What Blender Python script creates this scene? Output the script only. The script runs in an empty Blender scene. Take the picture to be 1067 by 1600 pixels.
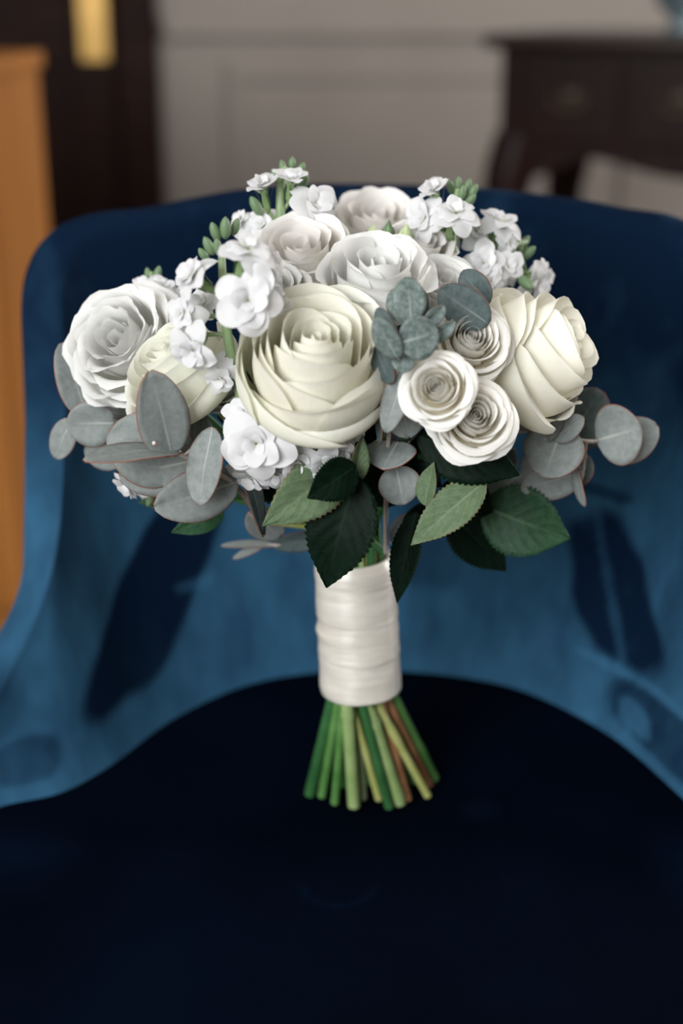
import bpy, math, random
from mathutils import Vector, Matrix, noise

S = bpy.context.scene
COL = S.collection
PI = math.pi
rnd = random.Random(7)

# ------------------------------------------------------------------ camera
ZC, PITCH, FPX, SEAT = 0.904, math.radians(20), 50 / 36 * 1600, 0.45
cam = bpy.data.cameras.new('camera')
cam.sensor_fit = 'VERTICAL'; cam.sensor_height = 36; cam.lens = 50
cam.clip_start = 0.02
co = bpy.data.objects.new('camera', cam); COL.objects.link(co)
co.location = (0, 0, ZC); co.rotation_euler = (PI / 2 - PITCH, 0, 0)
cam.dof.use_dof = True; cam.dof.focus_distance = 0.688; cam.dof.aperture_fstop = 3.5
S.camera = co

# ------------------------------------------------------------------ world and window light
w = bpy.data.worlds.new('sky'); S.world = w; w.use_nodes = True
w.node_tree.nodes['Background'].inputs[0].default_value = (0.75, 0.85, 1.0, 1)
w.node_tree.nodes['Background'].inputs[1].default_value = 0.6

def window_light(name, loc, target, sx, sy, power, color=(1, 1, 1)):
    l = bpy.data.lights.new(name, 'AREA'); l.shape = 'RECTANGLE'
    l.size = sx; l.size_y = sy; l.energy = power; l.color = color
    o = bpy.data.objects.new(name, l); COL.objects.link(o); o.location = loc
    o.rotation_euler = (Vector(target) - Vector(loc)).to_track_quat('-Z', 'Y').to_euler()
    return o
window_light('window_daylight', (-1.25, -1.62, 1.75), (-1.05, 0.4, 1.55), 1.7, 1.6, 108, (0.97, 0.985, 1.0))
window_light('window_daylight', (2.62, 1.9, 1.6), (0.0, 1.9, 1.5), 1.2, 1.5, 85, (1.0, 0.97, 0.95))

S.view_settings.view_transform = 'Standard'; S.view_settings.look = 'None'
S.view_settings.gamma = 1; S.view_settings.use_curve_mapping = False
S.view_settings.exposure = 0.0

# ------------------------------------------------------------------ helpers
CF = Vector((0, math.cos(PITCH), -math.sin(PITCH)))
CU = Vector((0, math.sin(PITCH), math.cos(PITCH)))
CR = Vector((1, 0, 0)); CP = Vector((0, 0, ZC))
def ray(px, py): return CR * ((px - 533.5) / FPX) + CU * ((800 - py) / FPX) + CF
def P(px, py, D):                       # point at room depth D (metres from the window side)
    d = ray(px, py); return CP + d * (D / d.y)
def PZ(px, py, z):
    d = ray(px, py); return CP + d * ((z - ZC) / d.z)
def mpp(px, py, D): return (P(px, py, D) - CP).dot(CF) / FPX   # metres per pixel there

def lerp(a, b, t): return a + (b - a) * t
def mesh(name, verts, faces, mat=None, uvs=None, smooth=True):
    m = bpy.data.meshes.new(name); m.from_pydata([tuple(v) for v in verts], [], faces)
    if smooth:
        m.polygons.foreach_set('use_smooth', [True] * len(m.polygons))
    if uvs is not None:
        ul = m.uv_layers.new(name='UVMap')
        for l in m.loops: ul.data[l.index].uv = uvs[l.vertex_index]
    for x in (mat if isinstance(mat, (list, tuple)) else [mat]):
        if x: m.materials.append(x)
    m.update(); return m
def obj(name, me, parent=None, mat=None):
    o = bpy.data.objects.new(name, me); COL.objects.link(o)
    if parent:
        o.parent = parent
    if mat is not None: o.matrix_local = mat
    return o
def empty(name, loc, rz=0):
    o = bpy.data.objects.new(name, None); COL.objects.link(o)
    o.location = loc; o.rotation_euler = (0, 0, rz); o.empty_display_size = 0.05; return o
def tag(o, label, cat=None, group=None, kind=None):
    if label: o['label'] = label
    if cat: o['category'] = cat
    if group: o['group'] = group
    if kind: o['kind'] = kind
    return o
def grid_faces(n, m, wrap=False, off=0):
    f = []
    for i in range(n - 1):
        for j in range(m if wrap else m - 1):
            k = (j + 1) % m
            f.append((off + i * m + j, off + i * m + k, off + (i + 1) * m + k, off + (i + 1) * m + j))
    return f
def box_geo(x0, x1, y0, y1, z0, z1, b=0.0):
    """box with chamfered edges (b) as verts, faces"""
    import bmesh
    bm = bmesh.new(); bmesh.ops.create_cube(bm, size=1)
    for v in bm.verts:
        v.co = Vector((lerp(x0, x1, v.co.x + .5), lerp(y0, y1, v.co.y + .5), lerp(z0, z1, v.co.z + .5)))
    if b > 0: bmesh.ops.bevel(bm, geom=list(bm.edges), offset=b, segments=2, affect='EDGES', profile=0.6)
    bm.verts.ensure_lookup_table()
    vs = [v.co.copy() for v in bm.verts]; fs = [[v.index for v in f.verts] for f in bm.faces]
    bm.free(); return vs, fs
class MB:
    def __init__(s): s.v = []; s.f = []; s.uv = []; s.mi = []
    def add(s, vs, fs, uv=None, mi=0):
        o = len(s.v); s.v += [Vector(x) for x in vs]; s.f += [tuple(i + o for i in f) for f in fs]
        s.uv += (uv if uv else [(0.5, 0.5)] * len(vs)); s.mi += [mi] * len(fs); return s
    def box(s, *a, b=0.0): return s.add(*box_geo(*a, b=b))
    def lathe(s, prof, n=16, c=(0, 0, 0), mi=0):
        vs = [(c[0] + r * math.cos(2 * PI * j / n), c[1] + r * math.sin(2 * PI * j / n), c[2] + z) for r, z in prof for j in range(n)]
        fs = grid_faces(len(prof), n, True)
        fs = [f for f in fs]; fs.append(tuple(range(n))[::-1]); fs.append(tuple((len(prof) - 1) * n + j for j in range(n)))
        return s.add(vs, fs, mi=mi)
    def tube(s, pts, rad, n=8, mi=0):
        pts = [Vector(p) for p in pts]; vs = []; uv = []
        up = Vector((0.31, -0.9, 0.3)).normalized()
        for i, p in enumerate(pts):
            d = (pts[min(i + 1, len(pts) - 1)] - pts[max(i - 1, 0)]).normalized()
            x = d.cross(up).normalized(); y = d.cross(x)
            r = rad(i / (len(pts) - 1)) if callable(rad) else rad
            for j in range(n):
                a = 2 * PI * j / n; vs.append(p + x * (r * math.cos(a)) + y * (r * math.sin(a))); uv.append((j / n, i / (len(pts) - 1)))
        fs = grid_faces(len(pts), n, True); o = len(vs)
        vs += vs[:n] + vs[-n:]; uv += uv[:n] + uv[-n:]
        fs.append(tuple(range(o, o + n))[::-1]); fs.append(tuple(range(o + n, o + 2 * n)))
        return s.add(vs, fs, uv, mi)
    def build(s, name, mat, parent=None, M=None, smooth=True):
        me = mesh(name, s.v, s.f, mat, s.uv, smooth)
        if any(s.mi): me.polygons.foreach_set('material_index', s.mi)
        return obj(name, me, parent, M)
def catmull(pts, n):
    pts = [Vector(p) for p in pts]; q = [pts[0] * 2 - pts[1]] + pts + [pts[-1] * 2 - pts[-2]]
    out = []; seg = len(pts) - 1
    for k in range(n):
        t = k / (n - 1) * seg; i = min(int(t), seg - 1); t -= i
        a, b, c, d = q[i:i + 4]
        out.append(0.5 * (2 * b + (c - a) * t + (2 * a - 5 * b + 4 * c - d) * t * t + (3 * b - 3 * c + d - a) * t ** 3))
    return out

# ------------------------------------------------------------------ materials
def new_mat(name):
    m = bpy.data.materials.new(name); m.use_nodes = True
    nt = m.node_tree; return m, nt, nt.nodes['Principled BSDF']
def N(nt, t, **k):
    n = nt.nodes.new(t)
    for a, b in k.items(): setattr(n, a, b)
    return n
def ramp(nt, fac, stops):
    r = N(nt, 'ShaderNodeValToRGB'); e = r.color_ramp.elements
    while len(e) < len(stops): e.new(0.5)
    for x, (p, c) in zip(e, stops): x.position = p; x.color = (*c, 1)
    nt.links.new(fac, r.inputs[0]); return r.outputs[0]
def noise_tex(nt, scale, detail=3, coord='Object', stretch=None, rough=0.5):
    tc = N(nt, 'ShaderNodeTexCoord'); n = N(nt, 'ShaderNodeTexNoise')
    n.inputs['Scale'].default_value = scale; n.inputs['Detail'].default_value = detail; n.inputs['Roughness'].default_value = rough
    src = tc.outputs[coord]
    if stretch:
        mp = N(nt, 'ShaderNodeMapping'); mp.inputs['Scale'].default_value = stretch
        nt.links.new(src, mp.inputs[0]); src = mp.outputs[0]
    nt.links.new(src, n.inputs['Vector']); return n.outputs[0]
def bump(nt, h, bsdf, strength, dist=0.001):
    b = N(nt, 'ShaderNodeBump'); b.inputs['Strength'].default_value = strength; b.inputs['Distance'].default_value = dist
    nt.links.new(h, b.inputs['Height']); nt.links.new(b.outputs[0], bsdf.inputs['Normal']); return b
def simple(name, c1, c2, scale=8, rough=0.6, stretch=None, spec=0.4, bmp=0.0, detail=4):
    m, nt, b = new_mat(name)
    n = noise_tex(nt, scale, detail, stretch=stretch)
    nt.links.new(ramp(nt, n, [(0.3, c1), (0.7, c2)]), b.inputs['Base Color'])
    b.inputs['Roughness'].default_value = rough; b.inputs['Specular IOR Level'].default_value = spec
    if bmp: bump(nt, n, b, bmp)
    return m

def petal_mat(name, base, mid, tip, trans=0.3):
    """thin petal: colour runs from base to rim, fine veins along the petal, part of the light passes through"""
    m, nt, b = new_mat(name)
    uv = N(nt, 'ShaderNodeUVMap'); sp = N(nt, 'ShaderNodeSeparateXYZ'); nt.links.new(uv.outputs[0], sp.inputs[0])
    n1 = noise_tex(nt, 6, 3, 'UV', (6, 0.7, 1))
    add = N(nt, 'ShaderNodeMath', operation='MULTIPLY_ADD'); add.inputs[1].default_value = 0.22; nt.links.new(n1, add.inputs[0]); nt.links.new(sp.outputs[1], add.inputs[2])
    col = ramp(nt, add.outputs[0], [(0.12, base), (0.55, mid), (1.0, tip)])
    nt.links.new(col, b.inputs['Base Color'])
    b.inputs['Roughness'].default_value = 0.55; b.inputs['Specular IOR Level'].default_value = 0.25
    b.inputs['Sheen Weight'].default_value = 0.15
    bump(nt, n1, b, 0.25, 0.0006)
    tr = N(nt, 'ShaderNodeBsdfTranslucent'); nt.links.new(col, tr.inputs[0])
    mx = N(nt, 'ShaderNodeMixShader'); mx.inputs[0].default_value = trans
    nt.links.new(b.outputs[0], mx.inputs[1]); nt.links.new(tr.outputs[0], mx.inputs[2])
    nt.links.new(mx.outputs[0], nt.nodes['Material Output'].inputs[0]); return m

def leaf_mat(name, c1, c2, rib, edge=None, rough=0.5, spec=0.4, veins=0.0, trans=0.12, edge_w=0.05, scale=260):
    m, nt, b = new_mat(name); L = nt.links
    uv = N(nt, 'ShaderNodeUVMap'); sp = N(nt, 'ShaderNodeSeparateXYZ'); L.new(uv.outputs[0], sp.inputs[0])
    n = noise_tex(nt, scale, 5, rough=0.7)
    col = ramp(nt, n, [(0.32, c1), (0.68, c2)])
    a = N(nt, 'ShaderNodeMath', operation='SUBTRACT'); a.inputs[1].default_value = 0.5; L.new(sp.outputs[0], a.inputs[0])
    ab = N(nt, 'ShaderNodeMath', operation='ABSOLUTE'); L.new(a.outputs[0], ab.inputs[0])
    # pale midrib, fading towards the tip
    rb = N(nt, 'ShaderNodeMapRange'); rb.inputs[1].default_value = 0.006; rb.inputs[2].default_value = 0.035; rb.inputs[3].default_value = 1; rb.inputs[4].default_value = 0
    L.new(ab.outputs[0], rb.inputs[0])
    fd = N(nt, 'ShaderNodeMapRange'); fd.inputs[1].default_value = 0.0; fd.inputs[2].default_value = 0.9; fd.inputs[3].default_value = 0.9; fd.inputs[4].default_value = 0.05
    L.new(sp.outputs[1], fd.inputs[0])
    mu = N(nt, 'ShaderNodeMath', operation='MULTIPLY'); L.new(rb.outputs[0], mu.inputs[0]); L.new(fd.outputs[0], mu.inputs[1])
    mix = N(nt, 'ShaderNodeMix', data_type='RGBA'); L.new(mu.outputs[0], mix.inputs[0]); L.new(col, mix.inputs[6]); mix.inputs[7].default_value = (*rib, 1)
    out = mix.outputs[2]
    if veins:
        # side veins: slanted stripes |a|*k - t
        k = N(nt, 'ShaderNodeMath', operation='MULTIPLY_ADD'); k.inputs[1].default_value = -0.75; L.new(ab.outputs[0], k.inputs[0]); L.new(sp.outputs[1], k.inputs[2])
        s = N(nt, 'ShaderNodeMath', operation='MULTIPLY'); s.inputs[1].default_value = 2 * PI * 7; L.new(k.outputs[0], s.inputs[0])
        si = N(nt, 'ShaderNodeMath', operation='SINE'); L.new(s.outputs[0], si.inputs[0])
        pw = N(nt, 'ShaderNodeMapRange'); pw.inputs[1].default_value = 0.86; pw.inputs[2].default_value = 1.0; pw.inputs[3].default_value = 0; pw.inputs[4].default_value = veins; L.new(si.outputs[0], pw.inputs[0])
        m2 = N(nt, 'ShaderNodeMix', data_type='RGBA'); L.new(pw.outputs[0], m2.inputs[0]); L.new(out, m2.inputs[6]); m2.inputs[7].default_value = (*rib, 1); out = m2.outputs[2]
        bump(nt, si.outputs[0], b, 0.15, 0.0004)
    if edge:
        at = N(nt, 'ShaderNodeAttribute', attribute_name='rim')
        er = N(nt, 'ShaderNodeMapRange'); er.inputs[1].default_value = 1 - edge_w; er.inputs[2].default_value = 1.0; L.new(at.outputs['Fac'], er.inputs[0])
        m3 = N(nt, 'ShaderNodeMix', data_type='RGBA'); L.new(er.outputs[0], m3.inputs[0]); L.new(out, m3.inputs[6]); m3.inputs[7].default_value = (*edge, 1); out = m3.outputs[2]
    L.new(out, b.inputs['Base Color'])
    b.inputs['Roughness'].default_value = rough; b.inputs['Specular IOR Level'].default_value = spec
    tr = N(nt, 'ShaderNodeBsdfTranslucent'); L.new(out, tr.inputs[0])
    mx = N(nt, 'ShaderNodeMixShader'); mx.inputs[0].default_value = trans
    L.new(b.outputs[0], mx.inputs[1]); L.new(tr.outputs[0], mx.inputs[2]); L.new(mx.outputs[0], nt.nodes['Material Output'].inputs[0])
    return m

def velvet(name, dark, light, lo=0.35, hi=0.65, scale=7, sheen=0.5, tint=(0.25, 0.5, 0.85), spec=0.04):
    """brushed pile direction and painted shade (attribute nap, 0 dark .. 1 light) with soft mottling"""
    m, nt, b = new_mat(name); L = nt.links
    at = N(nt, 'ShaderNodeAttribute', attribute_name='nap_shade')
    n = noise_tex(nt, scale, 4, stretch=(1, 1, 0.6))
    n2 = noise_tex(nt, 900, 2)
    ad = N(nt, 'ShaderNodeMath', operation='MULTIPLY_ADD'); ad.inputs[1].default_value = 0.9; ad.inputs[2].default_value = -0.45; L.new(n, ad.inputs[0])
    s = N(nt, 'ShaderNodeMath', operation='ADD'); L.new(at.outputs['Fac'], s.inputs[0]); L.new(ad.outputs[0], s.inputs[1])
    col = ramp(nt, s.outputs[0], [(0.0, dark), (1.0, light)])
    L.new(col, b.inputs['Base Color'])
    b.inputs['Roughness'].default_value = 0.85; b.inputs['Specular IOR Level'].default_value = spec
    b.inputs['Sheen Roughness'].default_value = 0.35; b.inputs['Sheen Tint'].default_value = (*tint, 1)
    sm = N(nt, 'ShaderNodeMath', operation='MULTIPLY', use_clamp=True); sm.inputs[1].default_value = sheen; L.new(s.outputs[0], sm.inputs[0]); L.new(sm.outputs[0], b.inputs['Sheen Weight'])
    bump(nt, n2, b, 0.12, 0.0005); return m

M_cream = petal_mat('cream_petal', (0.92, 0.84, 0.52), (0.94, 0.91, 0.76), (0.94, 0.93, 0.84), .34)
M_green_cream = petal_mat('greenish_cream_petal', (0.80, 0.82, 0.52), (0.92, 0.92, 0.76), (0.94, 0.94, 0.85), .30)
M_ivory = petal_mat('ivory_petal', (0.90, 0.76, 0.45), (0.94, 0.91, 0.80), (0.94, 0.93, 0.89), .32)
M_white = petal_mat('white_petal', (0.80, 0.80, 0.64), (0.87, 0.87, 0.83), (0.88, 0.88, 0.86), .32)
M_blush = petal_mat('blush_white_petal', (0.84, 0.80, 0.66), (0.91, 0.88, 0.83), (0.93, 0.91, 0.88), .32)
M_stock = petal_mat('stock_petal', (0.76, 0.85, 0.55), (0.83, 0.83, 0.84), (0.84, 0.84, 0.85), 0.33)
M_calyx = simple('calyx_green', (0.11, 0.20, 0.07), (0.27, 0.37, 0.18), 120, 0.5)
M_palegreen = simple('pale_green', (0.42, 0.52, 0.25), (0.60, 0.68, 0.42), 90, 0.5)
M_bud = simple('bud_green', (0.09, 0.16, 0.075), (0.20, 0.29, 0.16), 150, 0.5)
M_stockstem = simple('stock_stem_green', (0.16, 0.25, 0.11), (0.29, 0.38, 0.21), 90, 0.5)
M_euc = leaf_mat('eucalyptus_grey_green', (0.195, 0.225, 0.215), (0.285, 0.315, 0.305), (0.50, 0.52, 0.48), (0.30, 0.10, 0.06), 0.6, 0.25, edge_w=0.05)
M_euc_dark = leaf_mat('eucalyptus_blue_green', (0.055, 0.085, 0.085), (0.115, 0.150, 0.150), (0.25, 0.29, 0.27), (0.26, 0.09, 0.06), 0.55, 0.25, edge_w=0.05)
M_euc_frost = leaf_mat('eucalyptus_waxy_bloom', (0.07, 0.115, 0.10), (0.26, 0.31, 0.30), (0.50, 0.53, 0.50), (0.14, 0.13, 0.10), 0.5, 0.35, edge_w=0.06, scale=420)
M_twig = simple('eucalyptus_twig', (0.40, 0.33, 0.29), (0.58, 0.52, 0.47), 60, 0.6)
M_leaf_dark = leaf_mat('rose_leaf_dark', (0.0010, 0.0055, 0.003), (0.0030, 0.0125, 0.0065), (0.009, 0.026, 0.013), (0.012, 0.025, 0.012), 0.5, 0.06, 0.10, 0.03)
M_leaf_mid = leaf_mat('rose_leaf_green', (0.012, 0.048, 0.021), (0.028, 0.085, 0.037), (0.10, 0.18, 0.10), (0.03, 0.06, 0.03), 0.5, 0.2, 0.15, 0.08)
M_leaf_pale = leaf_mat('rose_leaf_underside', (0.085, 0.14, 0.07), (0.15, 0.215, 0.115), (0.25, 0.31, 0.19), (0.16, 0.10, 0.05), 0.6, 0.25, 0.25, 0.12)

# ------------------------------------------------------------------ the room
M_wall = simple('taupe_wall', (0.255, 0.225, 0.200), (0.285, 0.255, 0.228), 3, 0.85, spec=0.2)
M_ceiling = simple('ceiling_white', (0.62, 0.60, 0.57), (0.68, 0.66, 0.63), 2, 0.9, spec=0.2)
M_floor = simple('carpet_taupe', (0.16, 0.135, 0.115), (0.23, 0.20, 0.175), 40, 0.95, spec=0.1, bmp=0.3)
M_mahog = simple('dark_mahogany', (0.006, 0.0025, 0.002), (0.022, 0.008, 0.005), 5, 0.5, (1, 1, 12), 0.08)
M_desk = simple('desk_mahogany', (0.007, 0.0018, 0.0015), (0.018, 0.005, 0.004), 6, 0.4, (9, 9, 1), 0.15)
M_desktop = simple('desk_top_polish', (0.012, 0.006, 0.005), (0.022, 0.011, 0.009), 6, 0.3, (1, 9, 9), 0.7)
M_honey = simple('honey_wood', (0.24, 0.085, 0.014), (0.40, 0.155, 0.030), 3.5, 0.45, (5, 5, 0.5), 0.3)
M_brass = simple('brass', (0.34, 0.20, 0.05), (0.46, 0.28, 0.08), 30, 0.35); M_brass.node_tree.nodes['Principled BSDF'].inputs['Metallic'].default_value = 0.55
M_oldbrass = simple('tarnished_brass', (0.035, 0.022, 0.010), (0.07, 0.045, 0.02), 30, 0.5)
M_frame = simple('window_paint', (0.7, 0.69, 0.66), (0.78, 0.77, 0.74), 4, 0.5)
M_blueglaze = simple('blue_grey_glaze', (0.10, 0.15, 0.18), (0.20, 0.26, 0.29), 8, 0.25)

XL, XR, YB, YF, ZT = -2.2, 2.6, 3.9, -1.6, 2.7
def struct(name, mb, mat, parent=None):
    o = mb.build(name, mat, parent, smooth=False)
    if not parent: o['kind'] = 'structure'
    return o
struct('floor', MB().box(XL - .1, XR + .1, YF - .1, YB + .1, -0.1, 0), M_floor)
struct('ceiling', MB().box(XL - .1, XR + .1, YF - .1, YB + .1, ZT, ZT + .1), M_ceiling)
struct('wall_left', MB().box(XL - .1, XL, YF, YB, 0, ZT), M_wall)
struct('wall_back', MB().box(XL - .1, XR + .1, YB, YB + .1, 0, ZT), M_wall)
wb = MB()   # wall behind the camera with its window opening
wb.box(XL - .1, -2.15, YF - .1, YF, 0, ZT).box(-0.35, XR + .1, YF - .1, YF, 0, ZT).box(-2.15, -0.35, YF - .1, YF, 0, 0.9).box(-2.15, -0.35, YF - .1, YF, 2.6, ZT)
struct('wall_front', wb, M_wall)
wr = MB()
wr.box(XR, XR + .1, YF, 1.25, 0, ZT).box(XR, XR + .1, 2.55, YB, 0, ZT).box(XR, XR + .1, 1.25, 2.55, 0, 0.8).box(XR, XR + .1, 1.25, 2.55, 2.4, ZT)
struct('wall_right', wr, M_wall)
fr = MB(); fr.box(-2.15, -0.35, YF - .07, YF - .03, 0.9, 0.95).box(-2.15, -0.35, YF - .07, YF - .03, 2.55, 2.6).box(-2.15, -2.1, YF - .07, YF - .03, .95, 2.55).box(-.4, -.35, YF - .07, YF - .03, .95, 2.55).box(-1.27, -1.23, YF - .07, YF - .03, .95, 2.55)
w1 = struct('window_1', fr, M_frame); struct('window_sill', MB().box(-2.19, -.3, YF - .03, YF + .08, 0.86, 0.9, b=.006), M_frame, w1)
fr = MB(); fr.box(XR + .03, XR + .07, 1.25, 2.55, .8, .85).box(XR + .03, XR + .07, 1.25, 2.55, 2.35, 2.4).box(XR + .03, XR + .07, 1.25, 1.3, .85, 2.35).box(XR + .03, XR + .07, 2.5, 2.55, .85, 2.35)
w2 = struct('window_2', fr, M_frame); struct('window_sill', MB().box(XR - .08, XR + .03, 1.2, 2.6, .76, .8, b=.006), M_frame, w2)
struct('baseboard_back', MB().box(-0.46, XR, YB - .02, YB, 0, .14, b=.004), M_wall)
def frame_trim(name, x0, x1, z0, z1, y=YB, w=.05, d=.010):
    m = MB()
    m.box(x0, x1, y - d, y, z0, z0 + w, b=.008).box(x0, x1, y - d, y, z1 - w, z1, b=.008)
    m.box(x0, x0 + w, y - d, y, z0 + w, z1 - w, b=.008).box(x1 - w, x1, y - d, y, z0 + w, z1 - w, b=.008)
    return struct(name, m, M_wall)
frame_trim('trim_1', -0.30, 0.55, 0.98, 2.4); frame_trim('trim_2', -0.30, 0.55, 0.22, 0.74)
frame_trim('trim_3', 0.75, 2.3, 0.98, 2.4); frame_trim('trim_4', 0.75, 2.3, 0.22, 0.74)
struct('trim_5', MB().box(-0.46, XR, YB - .03, YB, .80, .85, b=.008), M_wall)

# dark door in the back wall, left
dx1 = -0.585          # right edge of the leaf
dm = MB(); dy = YB - .05
dm.box(dx1 - .86, dx1, dy, YB - .005, 0.01, 2.05)
for (a, b) in ((dx1 - .115, dx1), (dx1 - .86, dx1 - .745)): dm.box(a, b, dy - .012, dy, 0.01, 2.05, b=.004)
for (a, b) in ((0.01, .22), (.72, .92), (1.93, 2.05)): dm.box(dx1 - .745, dx1 - .115, dy - .012, dy, a, b, b=.004)
door = struct('door_1', dm, M_mahog)
pm = MB().box(dx1 - .085, dx1 - .012, dy - .020, dy - .012, .742, 1.02, b=.003)
pl = struct('lock_plate', pm, M_brass, door)
kn = MB(); kn.lathe([(.010, 0), (.010, .03), (.024, .04), (.030, .055), (.024, .070), (.006, .075)], 16)
kn.build('door_knob', M_brass, door, Matrix.Translation((dx1 - .048, dy - .018, .955)) @ Matrix.Rotation(PI / 2, 4, 'X'))
dt = MB(); dt.box(dx1 + .004, dx1 + .11, YB - .075, YB, 0, 2.16, b=.012).box(dx1 - .97, dx1 - .864, YB - .075, YB, 0, 2.16, b=.012).box(dx1 - .97, dx1 + .11, YB - .08, YB, 2.06, 2.18, b=.012)
struct('trim_6', dt, M_mahog)

# honey coloured wooden cabinet beside the chair
def cabinet():
    c = P(68, 78, 2.2); x1, zt = c.x, c.z; x0, y0, y1 = x1 - .86, 1.84, 2.2
    t = empty('wooden_cabinet', ((x0 + x1) / 2, (y0 + y1) / 2, 0)); off = Vector(t.location)
    tag(t, 'honey-coloured wooden cabinet standing in front of the dark door', 'cabinet')
    def pt(name, m, mat, par=t):
        m.v = [v - off for v in m.v]; return m.build(name, mat, par, smooth=False)
    pt('body', MB().box(x0 + .01, x1 - .01, y0 + .02, y1, .08, zt - .025), M_honey)
    pt('top', MB().box(x0, x1, y0 - .005, y1, zt - .025, zt, b=.006), M_honey)
    pt('plinth', MB().box(x0 + .02, x1 - .02, y0 + .04, y1, 0, .08), M_honey)
    xm = (x0 + x1) / 2
    for a, b, kx in ((x0 + .012, xm - .003, xm - .05), (xm + .003, x1 - .012, xm + .05)):
        m = MB(); m.box(a, b, y0, y0 + .02, .09, zt - .03, b=.003)
        d = pt('door', m, M_honey)
        pt('knob', MB().add(*box_geo(kx - .011, kx + .011, y0 - .022, y0, .44, .462, b=.008)), M_brass, d)
cabinet()

# mahogany writing desk on the right
def desk():
    c = P(783, 52, 2.95); zt = c.z
    R = Matrix.Translation((c.x, c.y, 0)) @ Matrix.Rotation(math.radians(-24), 4, 'Z')
    t = empty('writing_desk', (c.x, c.y, 0), math.radians(-24))
    tag(t, 'dark mahogany writing desk with scalloped apron against the taupe wall', 'desk')
    Wd, Dp = 1.15, .50
    MB().box(-.03, Wd + .03, -.03, Dp + .02, zt - .028, zt, b=.010).build('top', M_desktop, t)
    MB().box(0, Wd, .012, Dp, zt - .22, zt - .028).build('body', M_desk, t, smooth=False)
    # scalloped apron board below the drawers
    n = 48; vs = []; fs = []
    for i in range(n + 1):
        x = Wd * i / n; q = (x / Wd * 3) % 1.0
        z = zt - .22 - .012 - .060 * (abs(math.cos(PI * x / Wd * 3)) ** 1.5) * (1.0 if (x < .2 or x > Wd - .2) else .55)
        for y in (.008, .028): vs += [(x, y, zt - .21), (x, y, z)]
    for i in range(n):
        a = i * 4; b = a + 4
        fs += [(a, a + 1, b + 1, b), (a + 2, b + 2, b + 3, a + 3), (a + 1, a + 3, b + 3, b + 1)]
    MB().add(vs, fs).build('apron', M_desk, t, smooth=False)
    for k in range(5):
        x0 = .045 + k * .2152; x1 = x0 + .2
        d = MB().box(x0, x1, 0, .014, zt - .205, zt - .045, b=.004).build('drawer', M_desk, t, smooth=False)
        h = MB(); xm = (x0 + x1) / 2; zz = zt - .125
        h.tube([(xm - .035, -.002, zz + .012), (xm - .034, -.016, zz), (xm - .02, -.022, zz - .014), (xm + .02, -.022, zz - .014), (xm + .034, -.016, zz), (xm + .035, -.002, zz + .012)], .004, 8)
        h.box(xm - .016, xm + .016, -.003, 0.002, zz + .004, zz + .022, b=.001)
        h.build('drawer_pull', M_oldbrass, d)
    for x, y, sx, sy in ((.035, .035, -1, -1), (Wd - .035, .035, 1, -1), (.035, Dp - .035, -1, 1), (Wd - .035, Dp - .035, 1, 1)):
        # cabriole leg: knee bows outwards, ankle tucks in, pad foot
        z0 = zt - .20; prof = [(1.0, 0, .050), (.9, .012, .052), (.75, .026, .044), (.55, .014, .032), (.3, -.004, .022), (.12, .004, .016), (.05, .016, .022), (0, .020, .026)]
        pts = [(x + sx * o, y + sy * o, z0 * f) for f, o, r in prof]; rr = [r for _, _, r in prof]
        m = MB(); m.tube([Vector(p) for p in pts], lambda u: rr[int(round(u * 7))], 12); m.build('leg', M_desk, t)
    tp = R @ Vector((.325, .15, zt))
    v = MB(); v.lathe([(.030, 0), (.034, .006), (.034, .012), (.022, .018), (.022, .026), (.05, .05), (.09, .14), (.085, .19), (.05, .24), (.03, .26), (.036, .28)], 24)
    o = v.build('ceramic_vase', M_blueglaze, None, Matrix.Translation(tp))
    tag(o, 'blue-grey glazed ceramic vase standing on the mahogany writing desk', 'vase')
desk()

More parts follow.
